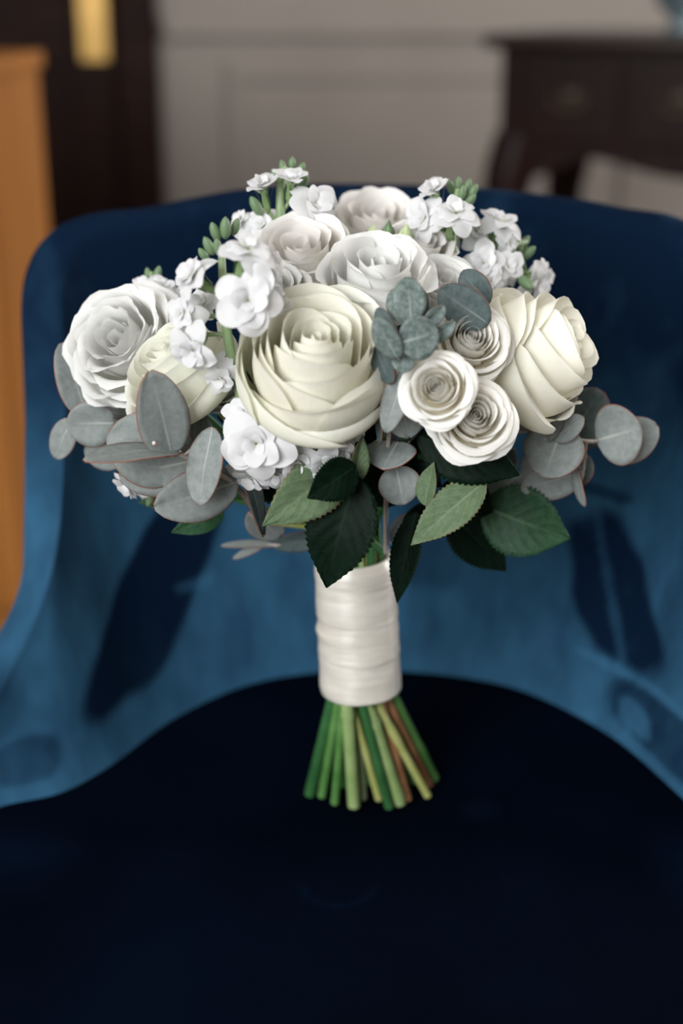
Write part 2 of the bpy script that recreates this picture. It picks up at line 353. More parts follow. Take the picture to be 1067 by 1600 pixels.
# ------------------------------------------------------------------ the velvet tub chair
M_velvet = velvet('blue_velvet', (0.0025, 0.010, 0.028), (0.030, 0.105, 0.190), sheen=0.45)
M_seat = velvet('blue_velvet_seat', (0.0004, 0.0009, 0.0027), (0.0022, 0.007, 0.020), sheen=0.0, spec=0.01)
M_legwood = simple('black_wood', (0.008, 0.006, 0.005), (0.02, 0.016, 0.013), 20, 0.4, (8, 8, 1), 0.2)
CH = Vector((0.01, 0.66, 0))
def chair():
    t = empty('tub_chair', CH); tag(t, 'dark blue velvet tub chair with curved low back', 'chair')
    base_px = [(-150, 1335), (-60, 1300), (0, 1286), (100, 1268), (200, 1216), (300, 1138), (400, 1085), (500, 1065), (600, 1062), (700, 1070), (790, 1090), (880, 1135), (960, 1192), (1067, 1296), (1150, 1385), (1240, 1490)]
    base = [PZ(x, y, SEAT) for x, y in base_px]
    rim = [(-.275, .655, .012), (-.232, .72, .030), (-.200, .768, .068), (-.175, .808, .130), (-.170, .850, .216), (-.168, .892, .298), (-.110, .930, .311), (-.040, .957, .320),
           (.045, .960, .320), (.112, .948, .317), (.168, .926, .311), (.212, .892, .297), (.220, .845, .212), (.234, .775, .120), (.258, .70, .052), (.280, .63, .012)]
    rim = [Vector((x, y, z + SEAT)) for x, y, z in rim]
    NU, NV = 260, 90
    B = catmull(base, NU); Rm = catmull(rim, NU)
    vs = []; uv = []; nap_shade = []; th = .015
    rows = []
    for i in range(NU):
        b = B[i]; r = Rm[i]
        d = (B[min(i + 1, NU - 1)] - B[max(i - 1, 0)]); d2 = (Rm[min(i + 1, NU - 1)] - Rm[max(i - 1, 0)])
        dd = (d + d2); dd.z = 0
        out = Vector((-dd.y, dd.x, 0)).normalized()      # away from the sitter
        mid = b.lerp(r, .5) + out * min(.030, .12 * (r - b).length) - Vector((0, 0, min(.055, .16 * (r - b).length)))
        row = []
        bb = b - Vector((0, 0, .03)) - (r - b) * .05
        for k in range(NV):
            v = k / (NV - 1); v = v * 1.0
            p = bb * (1 - v) ** 2 + mid * (2 * v * (1 - v)) + r * v * v
            row.append((p, i / (NU - 1), v))
        # padded rim, then down the outside
        tang = (r - mid).normalized(); nn = out
        for k in range(1, 9):
            a = PI * k / 9
            row.append((r + nn * (th * (1 - math.cos(a))) + tang * (th * .9 * math.sin(a)), i / (NU - 1), 1.0))
        top = r + nn * (2 * th)
        for k in range(1, 9):
            v = k / 8
            e = Vector((lerp(top.x, b.x, .35 * v), lerp(top.y, b.y, .35 * v), lerp(top.z, SEAT - .075, v))) + out * (.030 * v)
            row.append((e, i / (NU - 1), 1 - v))
        rows.append(row)
    m = len(rows[0])
    for row in rows:
        for p, u, v in row:
            vs.append(p - CH); uv.append((u, v))
    fs = grid_faces(NU, m)
    fs.append(tuple(range(m))[::-1]); fs.append(tuple((NU - 1) * m + j for j in range(m)))
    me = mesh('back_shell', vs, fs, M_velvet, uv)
    # pile tone: shade painted on the upper back, and brushed marks left by hands and by stacking (seat coordinates in metres)
    at = me.attributes.new('nap_shade', 'FLOAT', 'POINT')
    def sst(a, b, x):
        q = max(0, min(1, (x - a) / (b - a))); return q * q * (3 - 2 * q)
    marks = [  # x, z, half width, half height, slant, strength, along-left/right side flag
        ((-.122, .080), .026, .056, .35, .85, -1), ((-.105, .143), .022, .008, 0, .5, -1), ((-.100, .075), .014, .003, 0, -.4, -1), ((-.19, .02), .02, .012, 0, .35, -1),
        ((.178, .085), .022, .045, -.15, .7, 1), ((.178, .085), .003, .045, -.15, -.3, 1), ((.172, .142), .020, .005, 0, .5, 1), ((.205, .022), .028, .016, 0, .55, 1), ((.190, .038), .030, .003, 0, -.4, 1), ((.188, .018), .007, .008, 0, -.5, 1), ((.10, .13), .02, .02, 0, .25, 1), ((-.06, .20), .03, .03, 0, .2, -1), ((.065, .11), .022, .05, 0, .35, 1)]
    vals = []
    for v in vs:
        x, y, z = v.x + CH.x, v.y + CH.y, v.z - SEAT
        n = .76 - .74 * sst(.14, .25, z + .03 * noise.noise((x * 9, y * 9, 3)))     # shade of the upper back painted in as darker velvet
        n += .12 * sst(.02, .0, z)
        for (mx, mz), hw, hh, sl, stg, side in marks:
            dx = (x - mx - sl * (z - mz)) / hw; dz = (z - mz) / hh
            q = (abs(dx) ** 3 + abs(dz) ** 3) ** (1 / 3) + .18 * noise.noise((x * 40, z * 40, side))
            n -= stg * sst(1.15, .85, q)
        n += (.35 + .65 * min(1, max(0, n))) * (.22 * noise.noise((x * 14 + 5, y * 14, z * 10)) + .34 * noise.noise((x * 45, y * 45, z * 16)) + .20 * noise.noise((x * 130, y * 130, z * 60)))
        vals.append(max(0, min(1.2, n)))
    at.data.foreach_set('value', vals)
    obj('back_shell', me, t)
    # seat cushion
    vs = []; fs = []; rows = []
    nA = 160; prof = [(1.0, -.095), (1.0, -.03), (.992, -.014), (.975, -.004)] + [(.95 * (1 - k / 70) + .004, 0) for k in range(70)]
    cx, cy, ax, ay = .012, .66, .285, .285
    ring = []
    for s, z in prof:
        for j in range(nA):
            a = 2 * PI * j / nA; c, q = math.cos(a), math.sin(a)
            e = .62
            x = ax * math.copysign(abs(c) ** e, c) * (1 - .10 * max(0, q)); y = ay * math.copysign(abs(q) ** e, q)
            vs.append(Vector((cx + x * s, cy + y * s, SEAT + z)) - CH)
    fs = grid_faces(len(prof), nA, True); fs.append(tuple((len(prof) - 1) * nA + j for j in range(nA))); fs.append(tuple(range(nA))[::-1])
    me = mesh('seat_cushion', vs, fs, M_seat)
    at = me.attributes.new('nap_shade', 'FLOAT', 'POINT'); 
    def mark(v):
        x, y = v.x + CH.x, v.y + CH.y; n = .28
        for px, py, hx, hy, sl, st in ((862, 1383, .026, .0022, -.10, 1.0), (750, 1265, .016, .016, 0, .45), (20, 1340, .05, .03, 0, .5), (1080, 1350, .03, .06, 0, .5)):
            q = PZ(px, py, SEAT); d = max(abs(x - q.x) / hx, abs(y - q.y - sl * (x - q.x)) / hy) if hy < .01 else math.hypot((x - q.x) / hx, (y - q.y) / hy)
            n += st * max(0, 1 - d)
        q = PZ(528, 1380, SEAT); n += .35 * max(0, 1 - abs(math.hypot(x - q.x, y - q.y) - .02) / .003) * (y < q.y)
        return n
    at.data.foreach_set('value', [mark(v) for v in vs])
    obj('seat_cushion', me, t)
    under = MB().box(cx - .24 - CH.x, cx + .24 - CH.x, .43 - CH.y, .89 - CH.y, SEAT - .13, SEAT - .09, b=.01)
    under.build('seat_frame', M_legwood, t, smooth=False)
    for x, y in ((-.2, .46), (.224, .46), (-.19, .86), (.214, .86)):
        L = Vector((x, y, 0)) - CH; sx = 1 if x > 0 else -1; sy = 1 if y > .66 else -1
        MB().tube([(L.x + sx * .035, L.y + sy * .035, 0), (L.x, L.y, SEAT - .10)], lambda u: .011 + .009 * u, 12).build('leg', M_legwood, t)
chair()

# ------------------------------------------------------------------ the bouquet
BQ = P(577, 1250, .736); BQ.z = SEAT
bq = empty('bridal_bouquet', BQ)
tag(bq, 'white rose and eucalyptus bridal bouquet wrapped in ivory satin ribbon', 'bouquet')
def rel(p): return Vector(p) - BQ
def axis_mat(origin, ax, roll=0):
    """ax = (right, towards the window side, up)"""
    z = Vector((ax[0], -ax[1], ax[2])).normalized()
    x = Vector((0, 1, 0)).cross(z)
    if x.length < .05: x = Vector((1, 0, 0))
    x.normalize(); y = z.cross(x)
    M = Matrix((x, y, z)).transposed().to_4x4()
    return Matrix.Translation(origin) @ M @ Matrix.Rotation(roll, 4, 'Z')

def petal_geo(R, H, rm, rt, zt, W, az, lip, tw, ruf, rg, nt=13, na=19, notch=.30, cusp=.02, rfreq=3.0, tilt=0.0, belly=1.10):
    vs = []; uv = []
    ph = rg.uniform(0, 6.28); ph2 = rg.uniform(0, 6.28); sk = rg.uniform(-.06, .06); se = rg.uniform(0, 100)
    P0 = (.08 * R, .0); P1 = (rm * R * 1.22, .03 * H); P2 = (rm * R * belly, .62 * zt * H); P3 = (rt * R, zt * H)
    for i in range(nt):
        t = i / (nt - 1)
        for j in range(na):
            a = math.sin(PI / 2 * (-1 + 2 * j / (na - 1)))
            te = t * (1 - notch - notch * .8 + notch * 1.8 * math.sqrt(max(0, 1 - abs(a) ** 3)) + sk * a * (1 - a * a)) + cusp * t * math.exp(-(a / .16) ** 2)
            te += ruf * .5 * t ** 3 * math.sin(rfreq * 1.7 * a + ph2)
            q = 1 - te
            r = P0[0] * q ** 3 + 3 * P1[0] * te * q * q + 3 * P2[0] * te * te * q + P3[0] * te ** 3
            z = P0[1] * q ** 3 + 3 * P1[1] * te * q * q + 3 * P2[1] * te * te * q + P3[1] * te ** 3
            k = max(0, (te - .76) / .24); e = max(0, (abs(a) - .5) / .5)
            r += lip * R * (k * k + .32 * e * e * te * te * (1 if a > 0 else .5)); z -= lip * R * .75 * k ** 2.6
            z += tilt * R * te * te * a
            r *= 1 + tw * a * min(1, te * 1.6)
            r += ruf * R * te * te * (math.sin(rfreq * a + ph) * .6 + .8 * noise.noise((a * 2.2 + se, te * 2.5, 1)))
            z += ruf * R * .5 * te * te * noise.noise((a * 2.5 + se, te * 2, 7))
            wf = .30 + .70 * math.sin(PI / 2 * min(1, te / .62))
            ang = az + W * a * wf
            r = max(r, .004 * R)
            vs.append((r * math.cos(ang), r * math.sin(ang), z)); uv.append((a * .5 + .5, te))
    return vs, grid_faces(nt, na), uv

KINDS = {  # layers: count, belly radius, tip radius, tip height, half angle, lip, ruffle
    'hybrid': [(2, .12, .05, .90, 2.7, 0, .00), (3, .19, .14, .94, 2.0, .01, .008), (3, .30, .25, .96, 1.85, .02, .010), (3, .43, .40, .98, 1.7, .04, .012), (3, .57, .56, .98, 1.55, .06, .014),
               (3, .72, .73, .91, 1.40, .10, .016), (3, .88, .90, .78, 1.25, .15, .020), (4, 1.02, 1.06, .58, 1.0, .20, .025)],
    'spray': [(3, .09, .05, .72, 2.3, 0, .01), (3, .15, .12, .76, 1.9, .01, .01), (4, .23, .20, .80, 1.6, .02, .012), (4, .33, .31, .84, 1.45, .03, .015), (5, .45, .45, .86, 1.25, .06, .02),
              (5, .60, .66, .80, 1.1, .12, .022), (5, .78, .88, .66, 1.0, .17, .028), (5, .92, 1.04, .48, .95, .18, .03), (4, .98, 1.12, .32, .9, .16, .03)],
    'lisianthus': [(3, .2, .16, .86, 1.9, .02, .03), (3, .38, .38, .96, 1.6, .07, .04), (4, .58, .64, 1.0, 1.3, .13, .05), (4, .80, .90, .92, 1.15, .18, .05), (4, .97, 1.10, .76, 1.0, .22, .055)],
    'peony': [(3, .14, .12, .8, 2.0, .03, .04), (4, .27, .27, .90, 1.4, .05, .05), (5, .42, .44, .97, 1.1, .09, .06), (6, .58, .63, .97, .95, .13, .07), (6, .76, .85, .86, .9, .16, .07), (6, .92, 1.05, .64, .85, .18, .07), (5, 1.0, 1.15, .38, .85, .15, .07)],
}
def sepal_geo(mb, R, n=5, L=.75, mi=0):
    for k in range(n):
        az = 2 * PI * k / n + .3; vs = []; nt, na = 6, 3
        for i in range(nt):
            t = i / (nt - 1); r = .14 * R + L * R * (.25 * t + .55 * t * t); z = -.05 * R + .30 * R * t - .55 * R * t * t
            wd = .16 * R * (1 - t) ** .7
            for j in range(na):
                a = j - 1; vs.append((r * math.cos(az) - a * wd * math.sin(az), r * math.sin(az) + a * wd * math.cos(az), z + .02 * R * abs(a)))
        mb.add(vs, grid_faces(nt, na), mi=mi)
ANCHORS = []   # flower bases, for the stems
def flower(name, px, py, D, Rpx, hr, kind, ax, mat, label, seed, roll=0, outer_mat=None, layers=None, mid=.5, extra=()):
    rg = random.Random(seed); R = Rpx * mpp(px, py, D); H = R * hr
    axv = Vector((ax[0], -ax[1], ax[2])).normalized()
    o0 = P(px, py, D) - axv * (H * mid)
    M = axis_mat(rel(o0), ax, roll)
    c = MB(); c.lathe([(.05 * R, -.30 * R), (.10 * R, -.24 * R), (.19 * R, -.14 * R), (.22 * R, -.04 * R), (.16 * R, .05 * R), (.08 * R, .12 * R)], 14)
    sepal_geo(c, R)
    part = c.build(name, M_calyx, bq, M)
    tag(part, label)
    az0 = rg.uniform(0, 6.28)
    L = layers or KINDS[kind]
    for li, (n, rm, rt, zt, W, lip, ruf) in enumerate(L):
        az0 += 2.4
        for k in range(n):
            az = az0 + 2 * PI * k / n + rg.uniform(-.12, .12)
            j = lambda s: 1 + rg.uniform(-s, s)
            g = petal_geo(R, H, rm * j(.04), rt * j(.06), zt * j(.04), W * 1.1 * j(.06), az, lip * j(.35), .07 + .03 * rg.random(), ruf, rg,
                          rfreq=(3 if kind in ('hybrid', 'spray') else 4.5), notch=(.20 + .16 * rm if kind == 'hybrid' else .24), cusp=(.018 if kind == 'hybrid' else .006), tilt=(rg.uniform(-.22, .22) if kind == 'hybrid' else rg.uniform(-.10, .10)) * min(1, .3 + rm), belly=(1.10 + .18 * rm if kind == 'hybrid' else 1.12))
            pm = outer_mat if (outer_mat and li >= len(L) - 1) else mat
            obj('petal', mesh('petal', *g[:2], pm, g[2]), part)
    for (azd, rm, rt, zt, W, lip, tl) in extra:      # single petals placed by hand
        g = petal_geo(R, H, rm, rt, zt, W * 1.12, math.radians(azd), lip, .05, .016, rg, nt=15, na=23, notch=.34, cusp=.012, tilt=tl, belly=1.12 + .22 * rm)
        obj('petal', mesh('petal', *g[:2], outer_mat if (outer_mat and rm > .92) else mat, g[2]), part)
    ANCHORS.append((o0 - axv * R * .25, axv, R))
    return part

flower('rose', 490, 570, .640, 103, 1.80, 'hybrid', (.08, .56, .82), M_cream, 'large cream rose with curled outer petals, above the dark leaves', 3, outer_mat=M_green_cream, layers=[(2, .14, .07, .86, 2.7, 0, 0), (3, .24, .20, .90, 2.0, .01, .008), (3, .36, .33, .93, 1.85, .025, .01), (3, .48, .47, .95, 1.7, .05, .012)], extra=[
    (-105, .58, .57, .93, 1.45, .06, .08), (60, .62, .63, 1.0, 1.4, .06, .05), (150, .64, .65, .98, 1.3, .06, -.05), (-62, .70, .69, .86, 1.4, .09, .34), (-132, .76, .75, .80, 1.3, .10, -.30),
    (18, .76, .78, .92, 1.2, .10, .05), (100, .78, .82, .98, 1.2, .10, 0), (188, .80, .84, .84, 1.15, .10, .05), (-92, .90, .90, .66, 1.2, .18, .40), (-22, .98, .92, .70, 1.0, .04, -.20),
    (45, .95, 1.0, .92, .9, .16, .1), (140, .95, .98, .85, 1.0, .14, -.05), (-128, 1.0, 1.0, .52, 1.15, .12, -.50), (176, 1.0, 1.02, .62, .9, .14, .1), (-62, .98, .98, .36, .95, .08, .05)])
flower('rose', 836, 554, .690, 94, 1.75, 'hybrid', (.78, .28, .50), M_cream, 'large cream rose turned sideways beside the spray roses', 12)
flower('rose', 282, 580, .672, 82, 1.55, 'hybrid', (-.55, .35, .75), M_green_cream, 'cream rose half hidden behind the stock florets', 21)
flower('ruffled_rose', 192, 535, .705, 80, 1.25, 'peony', (-.35, .72, .55), M_white, 'large ruffled white rose overlapping the half hidden cream rose', 5)
flower('spray_rose', 683, 606, .622, 50, 1.25, 'spray', (-.22, .86, .42), M_ivory, 'small ivory spray rose beside the frosted eucalyptus tip', 8)
flower('spray_rose', 742, 650, .635, 58, 1.2, 'spray', (.10, .84, .50), M_ivory, 'small ivory spray rose, the lowest of the three', 9)
flower('spray_rose', 735, 530, .655, 58, 1.2, 'spray', (.12, .76, .60), M_ivory, 'small ivory spray rose partly under a eucalyptus leaf', 10)
flower('lisianthus', 474, 400, .715, 66, 1.35, 'lisianthus', (-.08, .55, .82), M_blush, None, 31)
flower('lisianthus', 590, 440, .678, 74, 1.6, 'lisianthus', (.05, .42, .90), M_white, 'ruffled white lisianthus bloom directly behind the large cream rose', 32)
flower('lisianthus', 590, 352, .800, 60, 1.3, 'lisianthus', (.05, .45, .88), M_blush, None, 33)
flower('lisianthus', 692, 452, .715, 48, 1.4, 'lisianthus', (.10, .6, .80), M_white, None, 34)
flower('lisianthus', 425, 460, .690, 50, 1.3, 'lisianthus', (-.15, .62, .75), M_white, None, 35)
flower('lisianthus', 340, 600, .680, 44, 1.4, 'lisianthus', (-.1, .75, .6), M_white, None, 36)
flower('lisianthus', 655, 390, .740, 46, 1.4, 'lisianthus', (.2, .45, .85), M_blush, None, 37)

# ---- stock florets: a double floret and its slender calyx, three variants
def floret_mesh(seed, spread, inner):
    rg = random.Random(seed); mb = MB()
    def ptl(az, L, Wd, rise, curl, r0, z0):
        vs = []; uv = []; nt, na = 7, 7; ph = rg.uniform(0, 6)
        for i in range(nt):
            t = i / (nt - 1)
            for j in range(na):
                a = -1 + 2 * j / (na - 1)
                wd = Wd * .5 * (.22 + .78 * math.sin(PI * min(1, .12 + t * .62)) ** .9)
                tt = t * (1 - .22 * a * a)
                ang = rise - curl * tt
                rr = r0 + L * tt * math.cos(ang); zz = z0 + L * tt * math.sin(ang) + .14 * Wd * a * a * math.sin(ph) + .08 * L * math.sin(3 * a + ph) * t
                vs.append((rr * math.cos(az) - a * wd * math.sin(az), rr * math.sin(az) + a * wd * math.cos(az), zz)); uv.append((a * .5 + .5, .15 + .85 * t))
        mb.add(vs, grid_faces(nt, na), uv, 0)
    for k in range(5): ptl(2 * PI * k / 5 + rg.uniform(-.2, .2), rg.uniform(.45, .54), rg.uniform(.42, .52), spread + rg.uniform(-.2, .2), rg.uniform(.3, .9), .04, 0)
    for k in range(inner): ptl(2 * PI * k / max(1, inner) + rg.uniform(-.3, .3) + .6, rg.uniform(.28, .40), rg.uniform(.28, .36), spread + .55 + rg.uniform(-.25, .25), rg.uniform(.2, .9), .03, .03)
    for k in range(3): ptl(2 * PI * k / 3 + rg.uniform(-.3, .3), .2, .2, 1.35, .6, .01, .05)
    mb.lathe([(.04, -.62), (.075, -.52), (.10, -.35), (.085, -.15), (.11, -.02), (.05, .02)], 10, mi=1)
    for k in range(4):
        az = PI / 2 * k; vs = []
        for i in range(5):
            t = i / 4; r = .10 + .05 * t + .10 * t * t; z = -.45 + .52 * t; wd = .07 * (1 - .8 * t)
            for a in (-1, 0, 1): vs.append((r * math.cos(az) - a * wd * math.sin(az), r * math.sin(az) + a * wd * math.cos(az), z))
        mb.add(vs, grid_faces(5, 3), mi=1)
    me = mesh('floret', mb.v, mb.f, [M_stock, M_calyx], mb.uv); me.polygons.foreach_set('material_index', mb.mi); return me
FL = [floret_mesh(1, .35, 5), floret_mesh(2, .55, 6), floret_mesh(3, .15, 6), floret_mesh(4, 1.05, 3)]   # last one half open
def bud_mesh(n, L, r, tipm=None):
    mb = MB(); mb.lathe([(r * .35, -.5 * L), (r * .85, -.32 * L), (r, -.05 * L), (r * .85, .22 * L), (r * .5, .4 * L), (r * .12, .5 * L)], 10); return mb
BUD = mesh('bud', bud_mesh(0, 1, .25).v, bud_mesh(0, 1, .25).f, [M_bud])
def sprig(label, stem, rpx, florets, buds=()):
    pts = catmull([P(*s) for s in stem], 14); r = rpx * mpp(*stem[0])
    mb = MB(); c0 = pts[0]
    mb.tube([rel(p) - rel(c0) for p in pts], lambda u: r * (1 - .35 * u), 8)
    # short stalks to each floret
    for (px, py, D, s, ax, v) in florets:
        sc = 1.22 * s * mpp(px, py, D); axv = Vector((ax[0], -ax[1], ax[2])).normalized()
        p = P(px, py, D) - axv * (.55 * sc); q = min(pts, key=lambda k: (k - p).length + 1.2 * max(0, k.z - p.z))
        m = p.lerp(q, .5) - axv * (.12 * sc); mb.tube([x - c0 for x in (q, m, p)], r * .38, 6)
    part = mb.build('stock_sprig', M_stockstem, bq, Matrix.Translation(rel(c0)))
    tag(part, label); loc = Matrix.Translation(-c0)
    for i, (px, py, D, s, ax, v) in enumerate(florets):
        sc = 1.22 * s * mpp(px, py, D); m = axis_mat(P(px, py, D), ax, i * 1.3) @ Matrix.Scale(sc, 4)
        obj('floret', FL[v], part, loc @ m)
    for (px, py, D, s, ax) in buds:
        sc = .95 * s * mpp(px, py, D); obj('bud', BUD, part, loc @ axis_mat(P(px, py, D), ax) @ Matrix.Scale(sc, 4))
    ANCHORS.append((c0, Vector((0, 0, 1)), .01))
sprig('stock sprig of white florets beside the large cream rose', [(378, 625, .655), (358, 540, .648), (350, 470, .648), (346, 395, .655)], 9, [
    (302, 432, .636, 66, (-.65, .45, .6), 1), (385, 392, .632, 84, (.25, .35, .9), 0), (388, 470, .624, 90, (.05, .92, .25), 1), (286, 490, .640, 62, (-.5, .75, .2), 2),
    (300, 545, .634, 68, (-.35, .8, -.25), 1), (430, 470, .640, 56, (.5, .8, .1), 2), (424, 412, .650, 52, (.6, .45, .4), 0), (318, 470, .66, 50, (-.3, .6, .3), 0), (345, 590, .646, 62, (-.2, .75, -.3), 2)],
    [(326, 384, .648, 34, (-.4, .2, .9)), (336, 362, .656, 34, (-.3, .2, .9)), (352, 356, .656, 38, (.05, .2, .95)), (368, 354, .662, 30, (.3, .1, .9)), (318, 398, .652, 28, (-.5, .3, .8)), (340, 385, .645, 30, (-.1, .4, .9))])
sprig('stock sprig with half open florets, the tallest of the bouquet', [(448, 440, .735), (440, 370, .742), (438, 300, .745), (446, 262, .75)], 9, [
    (412, 296, .738, 54, (-.15, .25, .95), 3), (454, 284, .742, 50, (.1, .2, .95), 3), (490, 322, .735, 70, (.45, .6, .55), 1), (376, 346, .755, 46, (-.6, .4, .5), 2), (412, 352, .75, 60, (-.4, .6, .4), 0), (470, 345, .76, 50, (.3, .6, .5), 2)],
    [(442, 262, .755, 26, (-.2, 0, 1)), (456, 258, .76, 28, (.1, 0, 1)), (470, 266, .76, 28, (.4, 0, .9)), (474, 285, .76, 30, (.5, 0, .8)), (400, 322, .75, 36, (-.5, .1, .9)), (430, 275, .76, 26, (-.4, 0, .9))])
sprig('stock sprig with a round budded tip, upright behind the eucalyptus', [(712, 450, .735), (706, 390, .742), (708, 340, .748), (716, 296, .752)], 9, [
    (680, 302, .748, 52, (-.3, .25, .9), 3), (710, 334, .730, 72, (.1, .55, .8), 0), (664, 344, .742, 68, (-.6, .55, .35), 1), (658, 376, .745, 56, (-.5, .7, .1), 2), (742, 360, .76, 56, (.5, .5, .4), 2), (690, 372, .765, 50, (-.2, .7, .3), 1)],
    [(716, 288, .755, 26, (0, 0, 1)), (730, 292, .757, 28, (.3, 0, .9)), (738, 300, .755, 30, (.5, 0, .8)), (734, 314, .75, 30, (.5, .2, .7)), (704, 292, .757, 24, (-.2, 0, 1)), (722, 302, .75, 28, (.1, .2, .9))])
sprig('stock sprig leaning outward above the sideways cream rose', [(738, 450, .745), (770, 410, .755), (800, 385, .765), (822, 378, .775)], 8, [
    (782, 348, .765, 66, (.35, .3, .85), 0), (796, 380, .758, 36, (.7, .5, .2), 2), (756, 412, .745, 58, (-.1, .8, .4), 1), (792, 418, .75, 64, (.3, .7, .3), 2), (838, 438, .755, 60, (.6, .5, -.1), 1), (852, 428, .77, 44, (.8, .3, .2), 2), (766, 440, .74, 50, (.2, .8, .1), 0)],
    [(760, 372, .765, 40, (-.1, .2, 1)), (808, 392, .77, 34, (.4, .2, .8)), (824, 396, .775, 34, (.7, .2, .7)), (818, 380, .78, 30, (.6, 0, .8)), (822, 442, .745, 40, (.3, .6, -.2)), (798, 400, .76, 34, (.2, .5, .7))])
sprig('stock sprig of white florets tucked under the large cream rose', [(470, 780, .680), (440, 735, .668), (400, 690, .660), (375, 640, .662)], 8, [
    (402, 692, .632, 100, (-.2, .93, .1), 1), (378, 648, .645, 66, (-.45, .75, .35), 2), (428, 738, .648, 70, (-.1, .8, -.45), 0), (462, 724, .636, 66, (.1, .9, -.2), 2), (502, 722, .636, 62, (.15, .85, -.3), 1), (534, 708, .642, 54, (.3, .8, -.2), 2),
    (392, 742, .655, 60, (-.35, .7, -.55), 1), (366, 692, .655, 50, (-.7, .6, .0), 0), (446, 690, .65, 60, (.1, .9, .1), 2), (560, 668, .655, 40, (.5, .6, .2), 0)], [])
sprig('stock sprig behind the ruffled white rose', [(245, 520, .745), (240, 470, .75), (236, 425, .755)], 7, [
    (255, 448, .735, 46, (.3, .5, .7), 0), (222, 446, .745, 40, (-.4, .4, .8), 2), (262, 470, .735, 40, (.4, .7, .3), 1)], [(232, 430, .755, 26, (-.2, 0, 1)), (246, 428, .755, 28, (.3, 0, 1)), (238, 440, .75, 24, (0, .2, 1))])
sprig('stock floret hanging below the left eucalyptus leaves', [(300, 770, .705), (250, 762, .705), (215, 752, .708)], 6, [(204, 752, .690, 66, (-.6, .5, -.45), 1), (232, 770, .705, 40, (-.2, .5, -.7), 2)], [(236, 776, .702, 34, (-.3, .3, -.8))])

# ---- lisianthus buds and a veronica spike
def bud(px0, py0, px1, py1, D, wpx, mat, name='lisianthus_bud'):
    a, b = P(px0, py0, D), P(px1, py1, D); L = (b - a).length; r = wpx * .5 * mpp(px0, py0, D)
    mb = MB(); mb.lathe([(r * .3, -.05 * L), (r * .9, .12 * L), (r, .35 * L), (r * .8, .6 * L), (r * .42, .82 * L), (r * .08, L)], 12)
    for k in range(5):     # sepals hugging the bud
        az = 2 * PI * k / 5; vs = []
        for i in range(5):
            t = i / 4; rr = r * (1.06 if t < .6 else 1.0 - .45 * (t - .6)); z = L * (.02 + .8 * t); wd = .35 * r * (1 - t)
            rr = r * [.5, 1.05, 1.06, .92, .7][i]
            for s in (-1, 0, 1): vs.append((rr * math.cos(az) - s * wd * math.sin(az), rr * math.sin(az) + s * wd * math.cos(az), z))
        mb.add(vs, grid_faces(5, 3))
    d = (b - a).normalized()
    mb.tube([(0, 0, 0), (0, 0, -.5 * L), (.1 * L, 0, -1.2 * L)], r * .18, 6)
    part = mb.build(name, mat, bq, Matrix.Translation(rel(a)) @ d.to_track_quat('Z', 'Y').to_matrix().to_4x4()); return part
bud(605, 378, 608, 344, .735, 20, M_bud); bud(566, 398, 568, 366, .715, 22, M_bud); bud(630, 386, 636, 350, .725, 26, M_palegreen); bud(516, 416, 526, 396, .70, 24, M_palegreen); bud(580, 372, 584, 352, .745, 20, M_palegreen)
bud(715, 640, 722, 622, .628, 12, M_palegreen)
mb = MB(); a, b = P(548, 405, .705), P(536, 362, .715)
for k in range(60):
    t = k / 60; az = k * 2.4; rr = 10 * mpp(540, 385, .71) * (1 - .65 * t); p = a.lerp(b, t) - a + Vector((rr * math.cos(az), rr * math.sin(az), 0)); s = 3.2 * mpp(540, 385, .71) * (1 - .4 * t)
    mb.add([(p.x + s * x, p.y + s * y, p.z + s * z) for x, y, z in ((1, 0, 0), (0, 1, 0), (-1, 0, 0), (0, -1, 0), (0, 0, 1), (0, 0, -1))], [(0, 1, 4), (1, 2, 4), (2, 3, 4), (3, 0, 4), (1, 0, 5), (2, 1, 5), (3, 2, 5), (0, 3, 5)])
mb.tube([(0, 0, -.02), (0, 0, 0), b - a], .0012, 6, mi=1)
me = mesh('veronica_spike', mb.v, mb.f, [simple('veronica_white', (.70, .74, .62), (.82, .84, .76), 300, .6), M_bud], mb.uv); me.polygons.foreach_set('material_index', mb.mi)
obj('veronica_spike', me, bq, Matrix.Translation(rel(a)))

# ---- leaves
def leaf_geo(base, tip, width, roll, shape, fold, bend, rg, curl=0.0):
    X = tip - base; L = X.length; X.normalize()
    view = (CP - (base + tip) / 2).normalized()
    Z = (view - X * view.dot(X)).normalized(); Z = Matrix.Rotation(math.radians(roll), 3, X) @ Z; Y = Z.cross(X)
    if shape == 'round': nt, na = 15, 9
    else: nt, na = 41, 11
    vs = []; uv = []; rim = []; se = rg.uniform(0, 50)
    for i in range(nt):
        t = i / (nt - 1)
        if shape == 'round':
            w = max(.02, (math.sin(PI * (t * .985 + .0075) ** .92)) ** .52)
            tt = t
        else:
            w = max(.012, (math.sin(PI * t ** .78)) ** .8 * (1 - .25 * max(0, t - .75) / .25))
            w *= 1 + (.055 if i % 2 else -.03) * (1 if 2 < i < nt - 2 else 0)
            tt = t
        for j in range(na):
            a = -1 + 2 * j / (na - 1)
            x = L * tt; y = width * .5 * w * a
            z = fold * width * .5 * abs(a) * w + bend * L * math.sin(PI * t) + curl * width * (a * a) * w
            z += .05 * width * noise.noise((a * 1.3 + se, t * 2.2, 2)) + (.006 * width * math.sin((t - .4 * abs(a)) * 42) * abs(a) if shape != 'round' else 0)
            vs.append(X * x + Y * y + Z * z); uv.append((a * .5 + .5, t))
            d = 1 - (1 - abs(a)) * w; e = min(t, 1 - t) * 2
            rim.append(max(abs(a) ** 1.0, 1 - e * 6 if e < .08 else 0) if shape == 'round' else abs(a))
    return vs, grid_faces(nt, na), uv, rim
